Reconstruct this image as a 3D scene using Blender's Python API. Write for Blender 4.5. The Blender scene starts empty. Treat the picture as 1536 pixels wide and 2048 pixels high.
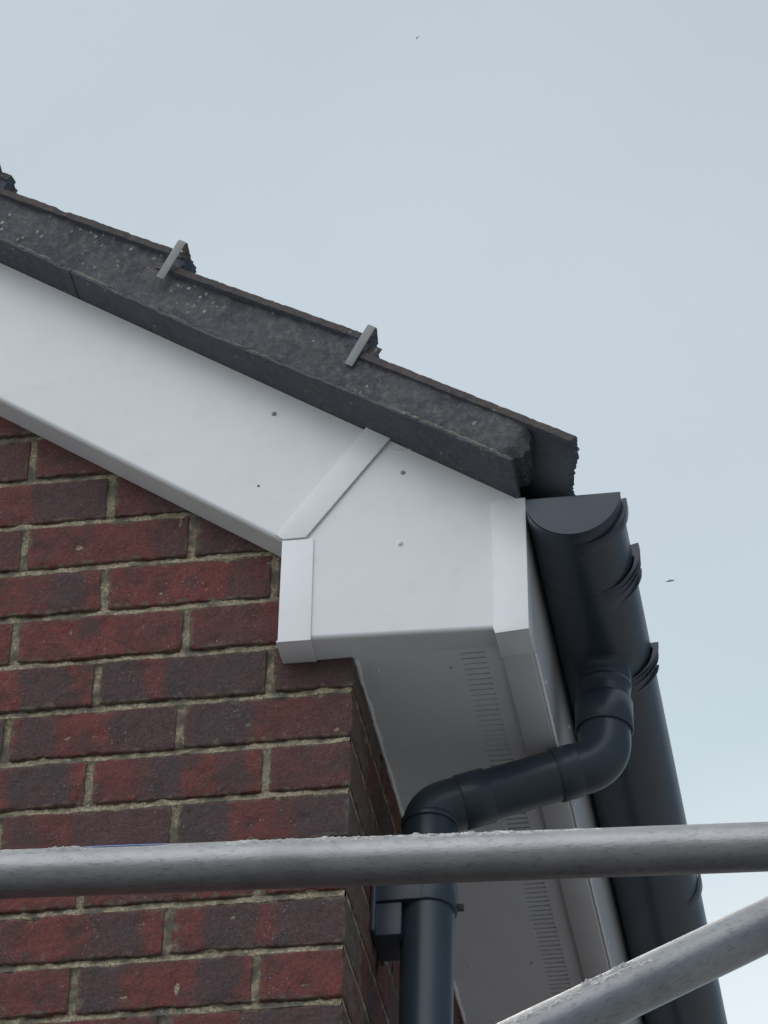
import bpy, bmesh, math, random
from mathutils import Vector, Matrix, noise
random.seed(7)
S = bpy.context.scene
COL = S.collection
Z0 = 4570.0            # height (mm) of the reference mortar course above the ground

# ------------------------------------------------------------------ camera
cam_d = bpy.data.cameras.new("camera"); cam = bpy.data.objects.new("camera", cam_d); COL.objects.link(cam)
S.camera = cam
cam_d.sensor_fit = 'VERTICAL'; cam_d.sensor_height = 24.0
cam_d.lens = 8299.7 / 2048 * 24.0
cam_d.clip_start = 0.05; cam_d.clip_end = 4000
RX = Vector((0.98575431, 0.16673626, 0.02207866))
RY = Vector((-0.08336148, 0.59835808, -0.79688046))
RZ = Vector((-0.14607981, 0.78368784, 0.60373344))
M = Matrix.Identity(4)
for i in range(3):
    M[i][0] = RX[i]; M[i][1] = -RY[i]; M[i][2] = -RZ[i]
    M[i][3] = (0.818215, -4.209673, 1.600114)[i]
cam.matrix_world = M

# ------------------------------------------------------------------ sky, sun
SUN_EL, SUN_AZ = math.radians(55), math.radians(-48)     # azimuth from +y towards +x
w = bpy.data.worlds.new("World"); S.world = w; w.use_nodes = True
nt = w.node_tree; nt.nodes.clear()
def N(t, typ, **kw):
    n = t.nodes.new(typ)
    for k, v in kw.items(): setattr(n, k, v)
    return n
out = N(nt, 'ShaderNodeOutputWorld')
sky = N(nt, 'ShaderNodeTexSky', sky_type='NISHITA', sun_disc=False)
sky.sun_elevation = SUN_EL; sky.sun_rotation = SUN_AZ
sky.dust_density = 0.5
b1 = N(nt, 'ShaderNodeBackground'); b1.inputs[1].default_value = 0.05
nt.links.new(sky.outputs[0], b1.inputs[0])
tc = N(nt, 'ShaderNodeTexCoord')
def mth(t, op, a, b=None, c=None, clamp=False):
    m = N(t, 'ShaderNodeMath', operation=op); m.use_clamp = clamp
    for i, v in enumerate((a, b, c)):
        if v is None: continue
        if isinstance(v, (int, float)): m.inputs[i].default_value = v
        else: t.links.new(v, m.inputs[i])
    return m.outputs[0]
# thin even cloud layer: brighter towards the zenith behind the viewer and towards the low right
def dotdir(v):
    d = N(nt, 'ShaderNodeVectorMath', operation='DOT_PRODUCT'); d.inputs[1].default_value = v
    nt.links.new(tc.outputs['Generated'], d.inputs[0]); return d.outputs['Value']
def ramp(src, stops, tree=None):
    t = tree or nt
    r = N(t, 'ShaderNodeValToRGB'); e = r.color_ramp.elements
    e[0].position, e[0].color = stops[0][0], (*stops[0][1], 1)
    e[1].position, e[1].color = stops[-1][0], (*stops[-1][1], 1)
    for p, c in stops[1:-1]:
        x = e.new(p); x.color = (*c, 1)
    t.links.new(src, r.inputs[0]); return r.outputs[0]
# direction of the pale glow just outside the lower right of the view
glow = mth(nt, 'MULTIPLY_ADD', dotdir(Vector((-0.0433, 0.8898, 0.4544)).normalized()), 0.5, 0.5)
g1 = ramp(glow, [(0.0, (1.62, 1.63, 1.64)), (0.40, (1.36, 1.38, 1.39)), (0.60, (0.78, 0.81, 0.80)), (0.88, (0.455, 0.49, 0.455)), (0.974, (0.402, 0.444, 0.412)), (0.9917, (0.462, 0.500, 0.475)), (0.9963, (0.475, 0.54, 0.50)), (0.9988, (0.61, 0.63, 0.60)), (1.0, (0.74, 0.75, 0.70))])
# lowest sky dimmed as if by unseen trees and houses, to deepen the shade
sx = N(nt, 'ShaderNodeSeparateXYZ'); nt.links.new(tc.outputs['Generated'], sx.inputs[0])
hz = ramp(sx.outputs[2], [(0.10, (0.22, 0.24, 0.24)), (0.30, (1.0, 1.0, 1.0))])
mh = N(nt, 'ShaderNodeMix', data_type='RGBA', blend_type='MULTIPLY'); mh.inputs[0].default_value = 1.0
nt.links.new(g1, mh.inputs[6]); nt.links.new(hz, mh.inputs[7]); g1 = mh.outputs[2]
# low sky on the right dimmed to shade the fascia; assumed house not modelled
right_dim = ramp(mth(nt, 'MULTIPLY_ADD', mth(nt, 'SUBTRACT', mth(nt, 'MULTIPLY_ADD', mth(nt, 'ABSOLUTE', sx.outputs[1]), -0.12, sx.outputs[0]), sx.outputs[2]), .5, .5), [(0.37, (1.0, 1.0, 1.0)), (0.52, (0.10, 0.10, 0.105))])
mh2 = N(nt, 'ShaderNodeMix', data_type='RGBA', blend_type='MULTIPLY'); mh2.inputs[0].default_value = 1.0
nt.links.new(g1, mh2.inputs[6]); nt.links.new(right_dim, mh2.inputs[7]); g1 = mh2.outputs[2]
no = N(nt, 'ShaderNodeTexNoise'); no.inputs['Scale'].default_value = 4.0; no.inputs['Detail'].default_value = 6.0; no.inputs['Distortion'].default_value = .6
nt.links.new(tc.outputs['Generated'], no.inputs['Vector'])
nr = ramp(no.outputs[0], [(0.3, (0.93, 0.935, 0.94)), (0.7, (1.07, 1.065, 1.06))])
mx = N(nt, 'ShaderNodeMix', data_type='RGBA', blend_type='MULTIPLY'); mx.inputs[0].default_value = 1.0
nt.links.new(g1, mx.inputs[6]); nt.links.new(nr, mx.inputs[7])
b2 = N(nt, 'ShaderNodeBackground'); b2.inputs[1].default_value = 1.0
nt.links.new(mx.outputs[2], b2.inputs[0])
ad = N(nt, 'ShaderNodeAddShader')
nt.links.new(b1.outputs[0], ad.inputs[0]); nt.links.new(b2.outputs[0], ad.inputs[1])
nt.links.new(ad.outputs[0], out.inputs[0])

sl = bpy.data.lights.new("sun", 'SUN'); sl.energy = 3.8; sl.angle = math.radians(11); sl.color = (1.0, 0.95, 0.88)
so = bpy.data.objects.new("sun", sl); COL.objects.link(so)
sd = Vector((math.cos(SUN_EL) * math.sin(SUN_AZ), math.cos(SUN_EL) * math.cos(SUN_AZ), math.sin(SUN_EL)))
so.rotation_euler = sd.to_track_quat('Z', 'Y').to_euler(); so.location = sd * 30
S.view_settings.view_transform = 'Standard'; S.view_settings.look = 'None'
S.view_settings.exposure = 0.0; S.view_settings.gamma = 1.0

# ------------------------------------------------------------------ materials
def mat(name):
    m = bpy.data.materials.new(name); m.use_nodes = True
    t = m.node_tree; b = t.nodes['Principled BSDF']
    return m, t, b
def noise_tex(t, scale, detail=4, rough=0.6, vec=None, dim='3D'):
    n = N(t, 'ShaderNodeTexNoise'); n.inputs['Scale'].default_value = scale
    n.inputs['Detail'].default_value = detail; n.inputs['Roughness'].default_value = rough
    if vec is None:
        c = N(t, 'ShaderNodeTexCoord'); vec = c.outputs['Object']
    t.links.new(vec, n.inputs['Vector']); return n.outputs[0]
def mixc(t, fac, a, b, blend='MIX'):
    m = N(t, 'ShaderNodeMix', data_type='RGBA', blend_type=blend)
    for i, v in ((0, fac), (6, a), (7, b)):
        if isinstance(v, (int, float)): m.inputs[i].default_value = v
        elif isinstance(v, tuple): m.inputs[i].default_value = (*v, 1)
        else: t.links.new(v, m.inputs[i])
    return m.outputs[2]
def sstep(t, x, a, b):
    m = N(t, 'ShaderNodeMapRange', interpolation_type='SMOOTHSTEP')
    m.inputs[1].default_value = a; m.inputs[2].default_value = b
    if isinstance(x, (int, float)): m.inputs[0].default_value = x
    else: t.links.new(x, m.inputs[0])
    return m.outputs[0]
def bump(t, b, h, strength, dist, prev=None):
    n = N(t, 'ShaderNodeBump'); n.inputs['Strength'].default_value = strength; n.inputs['Distance'].default_value = dist
    t.links.new(h, n.inputs['Height'])
    if prev is not None: t.links.new(prev, n.inputs['Normal'])
    if b is not None: t.links.new(n.outputs[0], b.inputs['Normal'])
    return n.outputs[0]
def specks(t, scale, lo, hi, gate_scale, glo, ghi, seed=0.0):
    """small irregular light spots, clustered"""
    c = N(t, 'ShaderNodeTexCoord'); mp = N(t, 'ShaderNodeMapping'); mp.inputs['Location'].default_value = (seed, seed * .7, seed * .3)
    t.links.new(c.outputs['Object'], mp.inputs[0])
    v = N(t, 'ShaderNodeTexVoronoi'); v.inputs['Scale'].default_value = scale; v.inputs['Randomness'].default_value = 1.0
    d = noise_tex(t, scale * 1.3, 2, .6, mp.outputs[0])
    mv = N(t, 'ShaderNodeVectorMath', operation='ADD')
    sc = N(t, 'ShaderNodeVectorMath', operation='SCALE'); sc.inputs['Scale'].default_value = 0.9 / scale
    cb = N(t, 'ShaderNodeCombineXYZ'); t.links.new(d, cb.inputs[0]); t.links.new(d, cb.inputs[2])
    t.links.new(cb.outputs[0], sc.inputs[0]); t.links.new(mp.outputs[0], mv.inputs[0]); t.links.new(sc.outputs[0], mv.inputs[1])
    t.links.new(mv.outputs[0], v.inputs['Vector'])
    m = sstep(t, v.outputs['Distance'], hi, lo)
    g = sstep(t, noise_tex(t, gate_scale, 3, .6, mp.outputs[0]), glo, ghi)
    r = N(t, 'ShaderNodeSeparateColor'); t.links.new(v.outputs['Color'], r.inputs[0])
    g2 = sstep(t, r.outputs[0], 0.55, 0.75)
    return mth(t, 'MULTIPLY', mth(t, 'MULTIPLY', m, g), g2)

# clay brick: per-brick attributes carry its own tone and its kiln-mark bands
mBRICK, t, b = mat("clay_brick")
def attr(t, name):
    a = N(t, 'ShaderNodeAttribute', attribute_name=name); return a
tone = attr(t, 'tone'); sep = N(t, 'ShaderNodeSeparateXYZ'); t.links.new(tone.outputs['Vector'], sep.inputs[0])
uv = attr(t, 'buv'); su = N(t, 'ShaderNodeSeparateXYZ'); t.links.new(uv.outputs['Vector'], su.inputs[0])
n1 = noise_tex(t, 28, 5, .65); n2 = noise_tex(t, 160, 4, .7); n3 = noise_tex(t, 60, 4, .6)
red = mixc(t, sep.outputs[0], (0.235, 0.060, 0.049), (0.140, 0.052, 0.047))
red = mixc(t, sstep(t, n1, .40, .66), red, (0.125, 0.048, 0.044))
red = mixc(t, mth(t, 'MULTIPLY', sstep(t, n3, .55, .75), .5), red, (0.26, 0.075, 0.062))
uvar = mth(t, 'ADD', su.outputs[0], mth(t, 'MULTIPLY', mth(t, 'SUBTRACT', n3, .5), .10))
vvar = mth(t, 'ADD', su.outputs[1], mth(t, 'MULTIPLY', mth(t, 'SUBTRACT', n3, .5), .16))
nlo = mth(t, 'MULTIPLY', mth(t, 'SUBTRACT', n1, .5), .16)
def band(name):
    a = attr(t, name); s = N(t, 'ShaderNodeSeparateXYZ'); t.links.new(a.outputs['Vector'], s.inputs[0])
    lo = mth(t, 'MULTIPLY', mth(t, 'SUBTRACT', uvar, s.outputs[0]), 3.3); hi = mth(t, 'MULTIPLY', mth(t, 'SUBTRACT', s.outputs[1], uvar), 3.3)
    vv = mth(t, 'ADD', mth(t, 'MINIMUM', vvar, mth(t, 'SUBTRACT', 1.0, vvar)), .06)
    h = mth(t, 'SMOOTH_MIN', mth(t, 'SMOOTH_MIN', lo, hi, .12), vv, .30)
    return mth(t, 'MULTIPLY', sstep(t, mth(t, 'ADD', h, nlo), -.10, .17), s.outputs[2])
bm_ = mth(t, 'MAXIMUM', band('band_a'), band('band_b'))
dark = mixc(t, n2, (0.042, 0.040, 0.044), (0.092, 0.080, 0.082))
c = mixc(t, mth(t, 'MULTIPLY', bm_, .80), red, dark)
c = mixc(t, sstep(t, n2, .35, .7), mixc(t, .25, c, (0.03, 0.02, 0.022)), c)
gr = sstep(t, noise_tex(t, 380, 3, .75), .30, .70)
c = mixc(t, .7, c, mixc(t, gr, (0.42, 0.40, 0.40), (1.25, 1.25, 1.25)), 'MULTIPLY')
edge = mth(t, 'MINIMUM', mth(t, 'MINIMUM', mth(t, 'MULTIPLY', uvar, 3.0), mth(t, 'MULTIPLY', mth(t, 'SUBTRACT', 1.0, uvar), 3.0)), mth(t, 'MINIMUM', vvar, mth(t, 'SUBTRACT', 1.0, vvar)))
c = mixc(t, mth(t, 'MULTIPLY', sstep(t, mth(t, 'ADD', edge, mth(t, 'MULTIPLY', mth(t, 'SUBTRACT', n3, .5), .55)), .07, -.05), .75), c, mixc(t, n2, (0.06, 0.055, 0.045), (0.24, 0.21, 0.155)))
dirt = mth(t, 'MULTIPLY', sstep(t, noise_tex(t, 14, 4, .6), .52, .70), .45)
c = mixc(t, dirt, c, (0.05, 0.045, 0.04))
sp = specks(t, 230, .10, .36, 15, .50, .62)
c = mixc(t, mth(t, 'MULTIPLY', sp, .45), c, (0.40, 0.38, 0.36))
sp2 = specks(t, 480, .15, .36, 11, .54, .68, 4.)
c = mixc(t, mth(t, 'MULTIPLY', sp2, .7), c, (0.34, 0.34, 0.34))
salt = mth(t, 'MULTIPLY', sstep(t, noise_tex(t, 24, 5, .75), .60, .74), sstep(t, n2, .45, .65))
c = mixc(t, mth(t, 'MULTIPLY', salt, .55), c, (0.26, 0.25, 0.245))
t.links.new(c, b.inputs['Base Color']); b.inputs['Roughness'].default_value = .85
p = bump(t, None, n3, .5, .005); p = bump(t, None, n2, .8, .003, p)
bump(t, b, noise_tex(t, 520, 3, .7), .55, .0009, p)

mMORTAR, t, b = mat("brick_mortar")
n1 = noise_tex(t, 30, 5, .65); n2 = noise_tex(t, 240, 4, .75); n3 = noise_tex(t, 700, 2, .6)
c = mixc(t, sstep(t, n2, .35, .68), (0.18, 0.15, 0.10), (0.60, 0.515, 0.355))
c = mixc(t, mth(t, 'MULTIPLY', sstep(t, n1, .46, .60), .85), c, (0.11, 0.10, 0.085))
c = mixc(t, mth(t, 'MULTIPLY', specks(t, 170, .14, .44, 20, .48, .60, 2.), .9), c, (0.55, 0.54, 0.50))
c = mixc(t, mth(t, 'MULTIPLY', sstep(t, n3, .55, .7), .4), c, (0.05, 0.05, 0.045))
t.links.new(c, b.inputs['Base Color']); b.inputs['Roughness'].default_value = .95
p = bump(t, None, n2, .9, .003); bump(t, b, n3, .9, .0012, p)

def upvc(name, col, rough=.34):
    m, t, b = mat(name)
    n1 = noise_tex(t, 3.0, 2, .5); n2 = noise_tex(t, 40, 4, .6)
    c = mixc(t, n1, tuple(x * .97 for x in col), col)
    c = mixc(t, mth(t, 'MULTIPLY', sstep(t, n2, .50, .8), .16), c, (0.55, 0.55, 0.52))
    c = mixc(t, mth(t, 'MULTIPLY', specks(t, 60, .02, .07, 4, .50, .60, 1.), .5), c, (0.3, 0.3, 0.28))
    t.links.new(c, b.inputs['Base Color'])
    r = mth(t, 'MULTIPLY_ADD', n2, .18, rough - .06); t.links.new(r, b.inputs['Roughness'])
    bump(t, b, noise_tex(t, 6, 2, .5), .30, .02)
    return m
mUPVC = upvc("white_upvc", (0.80, 0.81, 0.82))
mTRIM = upvc("white_upvc_trim", (0.85, 0.86, 0.875), .28)

mPLAS, t, b = mat("black_plastic")
n1 = noise_tex(t, 9, 4, .6); n2 = noise_tex(t, 120, 3, .6)
c = mixc(t, n1, (0.029, 0.042, 0.060), (0.042, 0.058, 0.078))  # bluish lift of the lens veil is mixed into this base colour
c = mixc(t, mth(t, 'MULTIPLY', specks(t, 45, .03, .12, 5, .58, .68, 3.), .35), c, (0.14, 0.16, 0.17))
t.links.new(c, b.inputs['Base Color'])
t.links.new(mth(t, 'MULTIPLY_ADD', n1, .20, .24), b.inputs['Roughness'])
bump(t, b, n1, .05, .01)

def concrete(name, ca, cb, cc, sc, spk, bs=1.0):
    m, t, b = mat(name)
    n1 = noise_tex(t, 9, 5, .65); n2 = noise_tex(t, 90, 5, .7); n3 = noise_tex(t, sc, 3, .7)
    c = mixc(t, sstep(t, n1, .35, .65), ca, cb)
    c = mixc(t, sstep(t, n2, .42, .70), c, cc)
    c = mixc(t, mth(t, 'MULTIPLY', sstep(t, n3, .5, .72), .45), c, tuple(x * .35 for x in ca))
    if spk:
        c = mixc(t, mth(t, 'MULTIPLY', specks(t, 120, .12, .36, 16, .50, .60, 5.), spk), c, (0.50, 0.48, 0.43))
        c = mixc(t, mth(t, 'MULTIPLY', sstep(t, noise_tex(t, 17, 4, .7), .58, .72), .45), c, (0.17, 0.16, 0.13))
    t.links.new(c, b.inputs['Base Color']); b.inputs['Roughness'].default_value = .93
    p = bump(t, None, n2, .6 * bs, .004); bump(t, b, n3, .8 * bs, .0018, p)
    return m
mTILE = concrete("concrete_tile", (0.12, 0.135, 0.165), (0.13, 0.15, 0.19), (0.14, 0.14, 0.16), 420, .15)  # blue cast of lens veil on the undersides put into the tile colour
mTILE_EDGE = concrete("weathered_tile_edge", (0.11, 0.092, 0.088), (0.078, 0.078, 0.084), (0.145, 0.106, 0.095), 420, .5)
mBED = concrete("verge_mortar", (0.115, 0.118, 0.130), (0.075, 0.080, 0.095), (0.18, 0.172, 0.165), 330, .95, 1.5)
mCLOAK = concrete("cement_board", (0.105, 0.115, 0.135), (0.080, 0.090, 0.110), (0.135, 0.135, 0.140), 300, .6, 1.4)
mLEDGE = concrete("pale_bedding", (0.20, 0.20, 0.18), (0.12, 0.125, 0.125), (0.27, 0.26, 0.22), 300, .9)

mCLIP, t, b = mat("dull_aluminium")
c = mixc(t, noise_tex(t, 60, 3, .6), (0.22, 0.225, 0.23), (0.33, 0.33, 0.32))
t.links.new(c, b.inputs['Base Color']); b.inputs['Metallic'].default_value = .35; b.inputs['Roughness'].default_value = .55

mSTEEL, t, b = mat("galvanised_steel")
co = N(t, 'ShaderNodeTexCoord'); mp = N(t, 'ShaderNodeMapping'); mp.inputs['Scale'].default_value = (1, 1, .35)
t.links.new(co.outputs['Object'], mp.inputs[0])
n1 = noise_tex(t, 48, 6, .75, mp.outputs[0]); n2 = noise_tex(t, 260, 4, .75, mp.outputs[0]); n3 = noise_tex(t, 700, 3, .75)
nb = noise_tex(t, 7, 4, .6)
c = mixc(t, n1, (0.27, 0.27, 0.275), (0.44, 0.44, 0.45))
c = mixc(t, mth(t, 'MULTIPLY', sstep(t, n2, .50, .70), .45), c, (0.11, 0.11, 0.11))
c = mixc(t, mth(t, 'MULTIPLY', sstep(t, nb, .50, .70), .4), c, (0.16, 0.163, 0.165))
c = mixc(t, mth(t, 'MULTIPLY', specks(t, 55, .05, .20, 6, .55, .62, 6.), .8), c, (0.07, 0.065, 0.06))
t.links.new(c, b.inputs['Base Color']); b.inputs['Metallic'].default_value = .85
t.links.new(mth(t, 'MULTIPLY_ADD', n1, .16, .27), b.inputs['Roughness'])
p = bump(t, None, n2, .22, .0014); bump(t, b, n3, .45, .0006, p)
mSPLAT = concrete("dried_cement", (0.62, 0.62, 0.60), (0.45, 0.45, 0.44), (0.75, 0.75, 0.73), 500, 0)
def flat(name, col, rough=.6):
    m, t, b = mat(name); n = noise_tex(t, 80, 3, .6)
    t.links.new(mixc(t, n, tuple(x * .8 for x in col), col), b.inputs['Base Color']); b.inputs['Roughness'].default_value = rough
    return m
mPAINT = flat("blue_paint", (0.14, 0.24, 0.62), .5)
mDARK = flat("dark_void", (0.02, 0.02, 0.022), .9)
mHOLE = flat("dark_hole_bolt", (0.05, 0.05, 0.055), .5)
mGREYPIN = flat("grey_pin", (0.36, 0.38, 0.42), .45)
mGROUND = concrete("garden_paving", (0.135, 0.14, 0.15), (0.115, 0.125, 0.125), (0.155, 0.16, 0.17), 60, 0)

# ------------------------------------------------------------------ mesh helpers (mm in, m out)
def V(x, y, z): return Vector((x / 1000., y / 1000., (z + Z0) / 1000.))
SA, CA = 0.5595, 0.829
def SH(s, h, y):       # roof frame: s down the slope, h out of the roof, y along the eaves
    H = h + 319.6
    return V(s * CA + H * SA, y, -s * SA + H * CA)
class MB:
    def __init__(s): s.v = []; s.f = []; s.mi = []
    def vert(s, p): s.v.append(p); return len(s.v) - 1
    def face(s, ids, mi=0): s.f.append(tuple(ids)); s.mi.append(mi)
    def grid(s, fn, nu, nv, mi=0, flip=False):
        base = len(s.v)
        for i in range(nu + 1):
            for j in range(nv + 1): s.v.append(fn(i, j))
        for i in range(nu):
            for j in range(nv):
                a = base + i * (nv + 1) + j; q = (a, a + nv + 1, a + nv + 2, a + 1)
                s.face(q[::-1] if flip else q, mi)
    def box(s, x0, x1, y0, y1, z0, z1, mi=0):
        b = len(s.v)
        for x in (x0, x1):
            for y in (y0, y1):
                for z in (z0, z1): s.v.append(V(x, y, z))
        for q in ((0, 1, 3, 2), (4, 6, 7, 5), (0, 4, 5, 1), (2, 3, 7, 6), (0, 2, 6, 4), (1, 5, 7, 3)):
            s.face([b + k for k in q], mi)
    def prism(s, poly, y0, y1, mi=0):      # polygon in x,z extruded along y
        b = len(s.v); n = len(poly)
        for y in (y0, y1):
            for x, z in poly: s.v.append(V(x, y, z))
        s.face([b + k for k in range(n)], mi); s.face([b + n + k for k in range(n)][::-1], mi)
        for k in range(n): s.face((b + k, b + (k + 1) % n, b + n + (k + 1) % n, b + n + k)[::-1], mi)
    def sweep(s, prof, xs, closed=True, mi=0):   # rings of points
        b = len(s.v); n = len(prof(xs[0]))
        for x in xs: s.v.extend(prof(x))
        m = n if closed else n - 1
        for i in range(len(xs) - 1):
            for k in range(m): s.face((b + i * n + k, b + i * n + (k + 1) % n, b + (i + 1) * n + (k + 1) % n, b + (i + 1) * n + k), mi)
        if closed:
            s.face([b + k for k in range(n)][::-1], mi); s.face([b + (len(xs) - 1) * n + k for k in range(n)], mi)
    def tube(s, pts, rads, seg=48, cap=True, mi=0, jitter=None):   # pts: Vectors in m, rads mm
        b = len(s.v); n = len(pts); up = None
        for i, p in enumerate(pts):
            t = (pts[min(i + 1, n - 1)] - pts[max(i - 1, 0)])
            if t.length < 1e-9: t = pts[min(i + 2, n - 1)] - pts[max(i - 2, 0)]
            t.normalize()
            if up is None: up = Vector((0, 1, 0)) if abs(t.y) < .9 else Vector((1, 0, 0))
            a = (up - t * up.dot(t)).normalized(); c = t.cross(a); up = a
            for k in range(seg):
                th = 2 * math.pi * k / seg
                q = p + (a * math.cos(th) + c * math.sin(th)) * (rads[i] / 1000.)
                if jitter: q = jitter(q, p)
                s.v.append(q)
        for i in range(n - 1):
            for k in range(seg):
                s.face((b + i * seg + k, b + i * seg + (k + 1) % seg, b + (i + 1) * seg + (k + 1) % seg, b + (i + 1) * seg + k), mi)
        if cap:
            s.face([b + k for k in range(seg)][::-1], mi); s.face([b + (n - 1) * seg + k for k in range(seg)], mi)
    def build(s, name, mats, parent=None, smooth=None, bevel=0, origin=None):
        me = bpy.data.meshes.new(name)
        o0 = origin or Vector((0, 0, 0))
        base = o0
        if parent is not None and origin is None:
            base = Vector(parent['_w'])
        me.from_pydata([tuple(p - base) for p in s.v], [], s.f)
        for m in (mats if isinstance(mats, (list, tuple)) else [mats]): me.materials.append(m)
        me.polygons.foreach_set('material_index', s.mi)
        bm = bmesh.new(); bm.from_mesh(me); bmesh.ops.recalc_face_normals(bm, faces=bm.faces)
        if bevel: bmesh.ops.bevel(bm, geom=[e for e in bm.edges if len(e.link_faces) == 2 and e.calc_face_angle(0) > .5], offset=bevel / 1000., segments=3, profile=.5, affect='EDGES', clamp_overlap=True)
        bm.to_mesh(me); bm.free()
        if smooth is not None:
            me.shade_smooth()
            if smooth < 180:
                try: me.set_sharp_from_angle(angle=math.radians(smooth))
                except Exception: pass
        o = bpy.data.objects.new(name, me); COL.objects.link(o)
        o['_w'] = list(base)
        if parent is not None:
            o.parent = parent; o.location = base - Vector(parent['_w'])
        else: o.location = base
        return o
def empty(name, loc, label, cat, group=None):
    o = bpy.data.objects.new(name, None); COL.objects.link(o); o.location = loc; o['_w'] = list(loc)
    tag(o, label, cat, group); return o
def tag(o, label=None, cat=None, group=None, kind=None):
    for k, v in (('label', label), ('category', cat), ('group', group), ('kind', kind)):
        if v: o[k] = v
def fillet(pts, R, n=12):
    res = [pts[0]]
    for i in range(1, len(pts) - 1):
        a, p, c = pts[i - 1], pts[i], pts[i + 1]
        u = (a - p).normalized(); v = (c - p).normalized(); ang = u.angle(v)
        d = R / math.tan(ang / 2); d = min(d, (a - p).length * .95, (c - p).length * .95); r = d * math.tan(ang / 2)
        ctr = p + (u + v).normalized() * (r / math.sin(ang / 2)); s = p + u * d - ctr; e = p + v * d - ctr
        tot = s.angle(e)
        for k in range(n + 1):
            f = k / n
            res.append(ctr + (s * math.sin((1 - f) * tot) + e * math.sin(f * tot)) / math.sin(tot))
    res.append(pts[-1]); return res
def nz(x, y, z, sc, seed=0): return noise.noise(Vector((x * sc + seed, y * sc, z * sc)))

# ------------------------------------------------------------------ ground
g = MB(); g.grid(lambda i, j: Vector((-150 + 300 * i / 20, -150 + 300 * j / 20, 0)), 20, 20)
ground = g.build('ground', mGROUND); tag(ground, kind='structure')

# ------------------------------------------------------------------ the house
APEX = -2600.0
house = empty('brick_house', V(-2600, 3000, -Z0), 'red brick house corner with white boxed eaves and weathered tiled verge', 'house')
DEEP = 6000.0
def z_under(x): return 244.2 - 0.675 * (x - 209.4)         # underside of the undercloak
def z_under2(x): return z_under(x if x > APEX else 2 * APEX - x)

# bricks -------------------------------------------------------------
class Bricks(MB):
    def __init__(s): super().__init__(); s.att = {k: [] for k in ('tone', 'band_a', 'band_b')}; s.uvs = []
    def brick(s, lo, hi, fine, axis, tone, ba, bb, faces):
        """rounded, slightly irregular box; lo, hi in mm; faces to keep"""
        lo = list(lo); hi = list(hi)
        for k in (0, 2):
            pass
        r = 3.0; st = 8.0 if fine else 1e9
        def lines(a, b_):
            if not fine: return [a, b_]
            n = max(1, int((b_ - a - 2 * r) / st)); L = [a, a + 1.0, a + r]
            L += [a + r + (b_ - a - 2 * r) * k / n for k in range(1, n)]
            return L + [b_ - r, b_ - 1.0, b_]
        LX, LY, LZ = lines(lo[0], hi[0]), lines(lo[1], hi[1]), lines(lo[2], hi[2])
        seed = random.random() * 900
        L3 = (LX, LY, LZ)
        tilt = random.uniform(-.004, .004) if fine else 0
        cz = (lo[2] + hi[2]) / 2; cx = (lo[0] + hi[0]) / 2
        push = random.uniform(-1.0, 1.0) if fine else 0
        def P(x, y, z):
            p = [x, y, z]
            if fine:
                q = [min(max(p[k], lo[k] + r), hi[k] - r) for k in range(3)]
                d = [p[k] - q[k] for k in range(3)]; l = math.sqrt(sum(e * e for e in d))
                if l > 1e-6: p = [q[k] + d[k] * r / l for k in range(3)] if l > r else p
                n_ = Vector((p[0] * .021 + seed, p[1] * .021, p[2] * .021)); v1 = noise.noise_vector(n_)
                v2 = noise.noise_vector(Vector((p[0] * .11 + seed, p[1] * .11, p[2] * .11)))
                v3 = noise.noise(Vector((p[0] * .06 + seed, p[1] * .06, p[2] * .06 + 40))); ch = max(0, v3 - .22) * 9 * (1 if l > 1.5 else 0)
                p = [p[k] - (d[k] / l * ch if l > 1e-6 else 0) + v1[k] * 1.6 + v2[k] * 1.3 for k in range(3)]
                p[2] += (p[0] - cx) * tilt if axis == 0 else (p[1]) * 0
                p[1 if axis == 0 else 0] += push
            return V(*p)
        def emit(ax, side):
            a, b_ = [k for k in range(3) if k != ax]
            A, B = L3[a], L3[b_]; base = len(s.v)
            for u in A:
                for v in B:
                    c3 = [0, 0, 0]; c3[a] = u; c3[b_] = v; c3[ax] = hi[ax] if side else lo[ax]
                    s.v.append(P(*c3))
                    if axis == 0: uu = (c3[0] - lo[0]) / (hi[0] - lo[0])
                    else: uu = (c3[1] - lo[1]) / (hi[1] - lo[1])
                    s.uvs.append((uu, (c3[2] - lo[2]) / (hi[2] - lo[2]), 0))
            for i in range(len(A) - 1):
                for j in range(len(B) - 1):
                    k = base + i * len(B) + j; s.face((k, k + len(B), k + len(B) + 1, k + 1))
                    s.att['tone'].append(tone); s.att['band_a'].append(ba); s.att['band_b'].append(bb)
        for ax, side in faces: emit(ax, side)
    def finish(s, o):
        me = o.data
        for k, vals in s.att.items():
            a = me.attributes.new(k, 'FLOAT_VECTOR', 'FACE'); a.data.foreach_set('vector', [c for v in vals for c in v])
        a = me.attributes.new('buv', 'FLOAT_VECTOR', 'POINT'); a.data.foreach_set('vector', [c for v in s.uvs for c in v])
    def build2(s, name, parent):
        me = bpy.data.meshes.new(name); base = Vector(parent['_w'])
        me.from_pydata([tuple(p - base) for p in s.v], [], s.f); me.materials.append(mBRICK)
        s.finish(type('o', (), {'data': me}))
        bm = bmesh.new(); bm.from_mesh(me); bmesh.ops.remove_doubles(bm, verts=bm.verts, dist=1e-6); bmesh.ops.recalc_face_normals(bm, faces=bm.faces)
        bm.to_mesh(me); bm.free(); me.shade_smooth()
        try: me.set_sharp_from_angle(angle=math.radians(50))
        except Exception: pass
        o = bpy.data.objects.new(name, me); COL.objects.link(o); o['_w'] = list(base); o.parent = parent; return o
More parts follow.
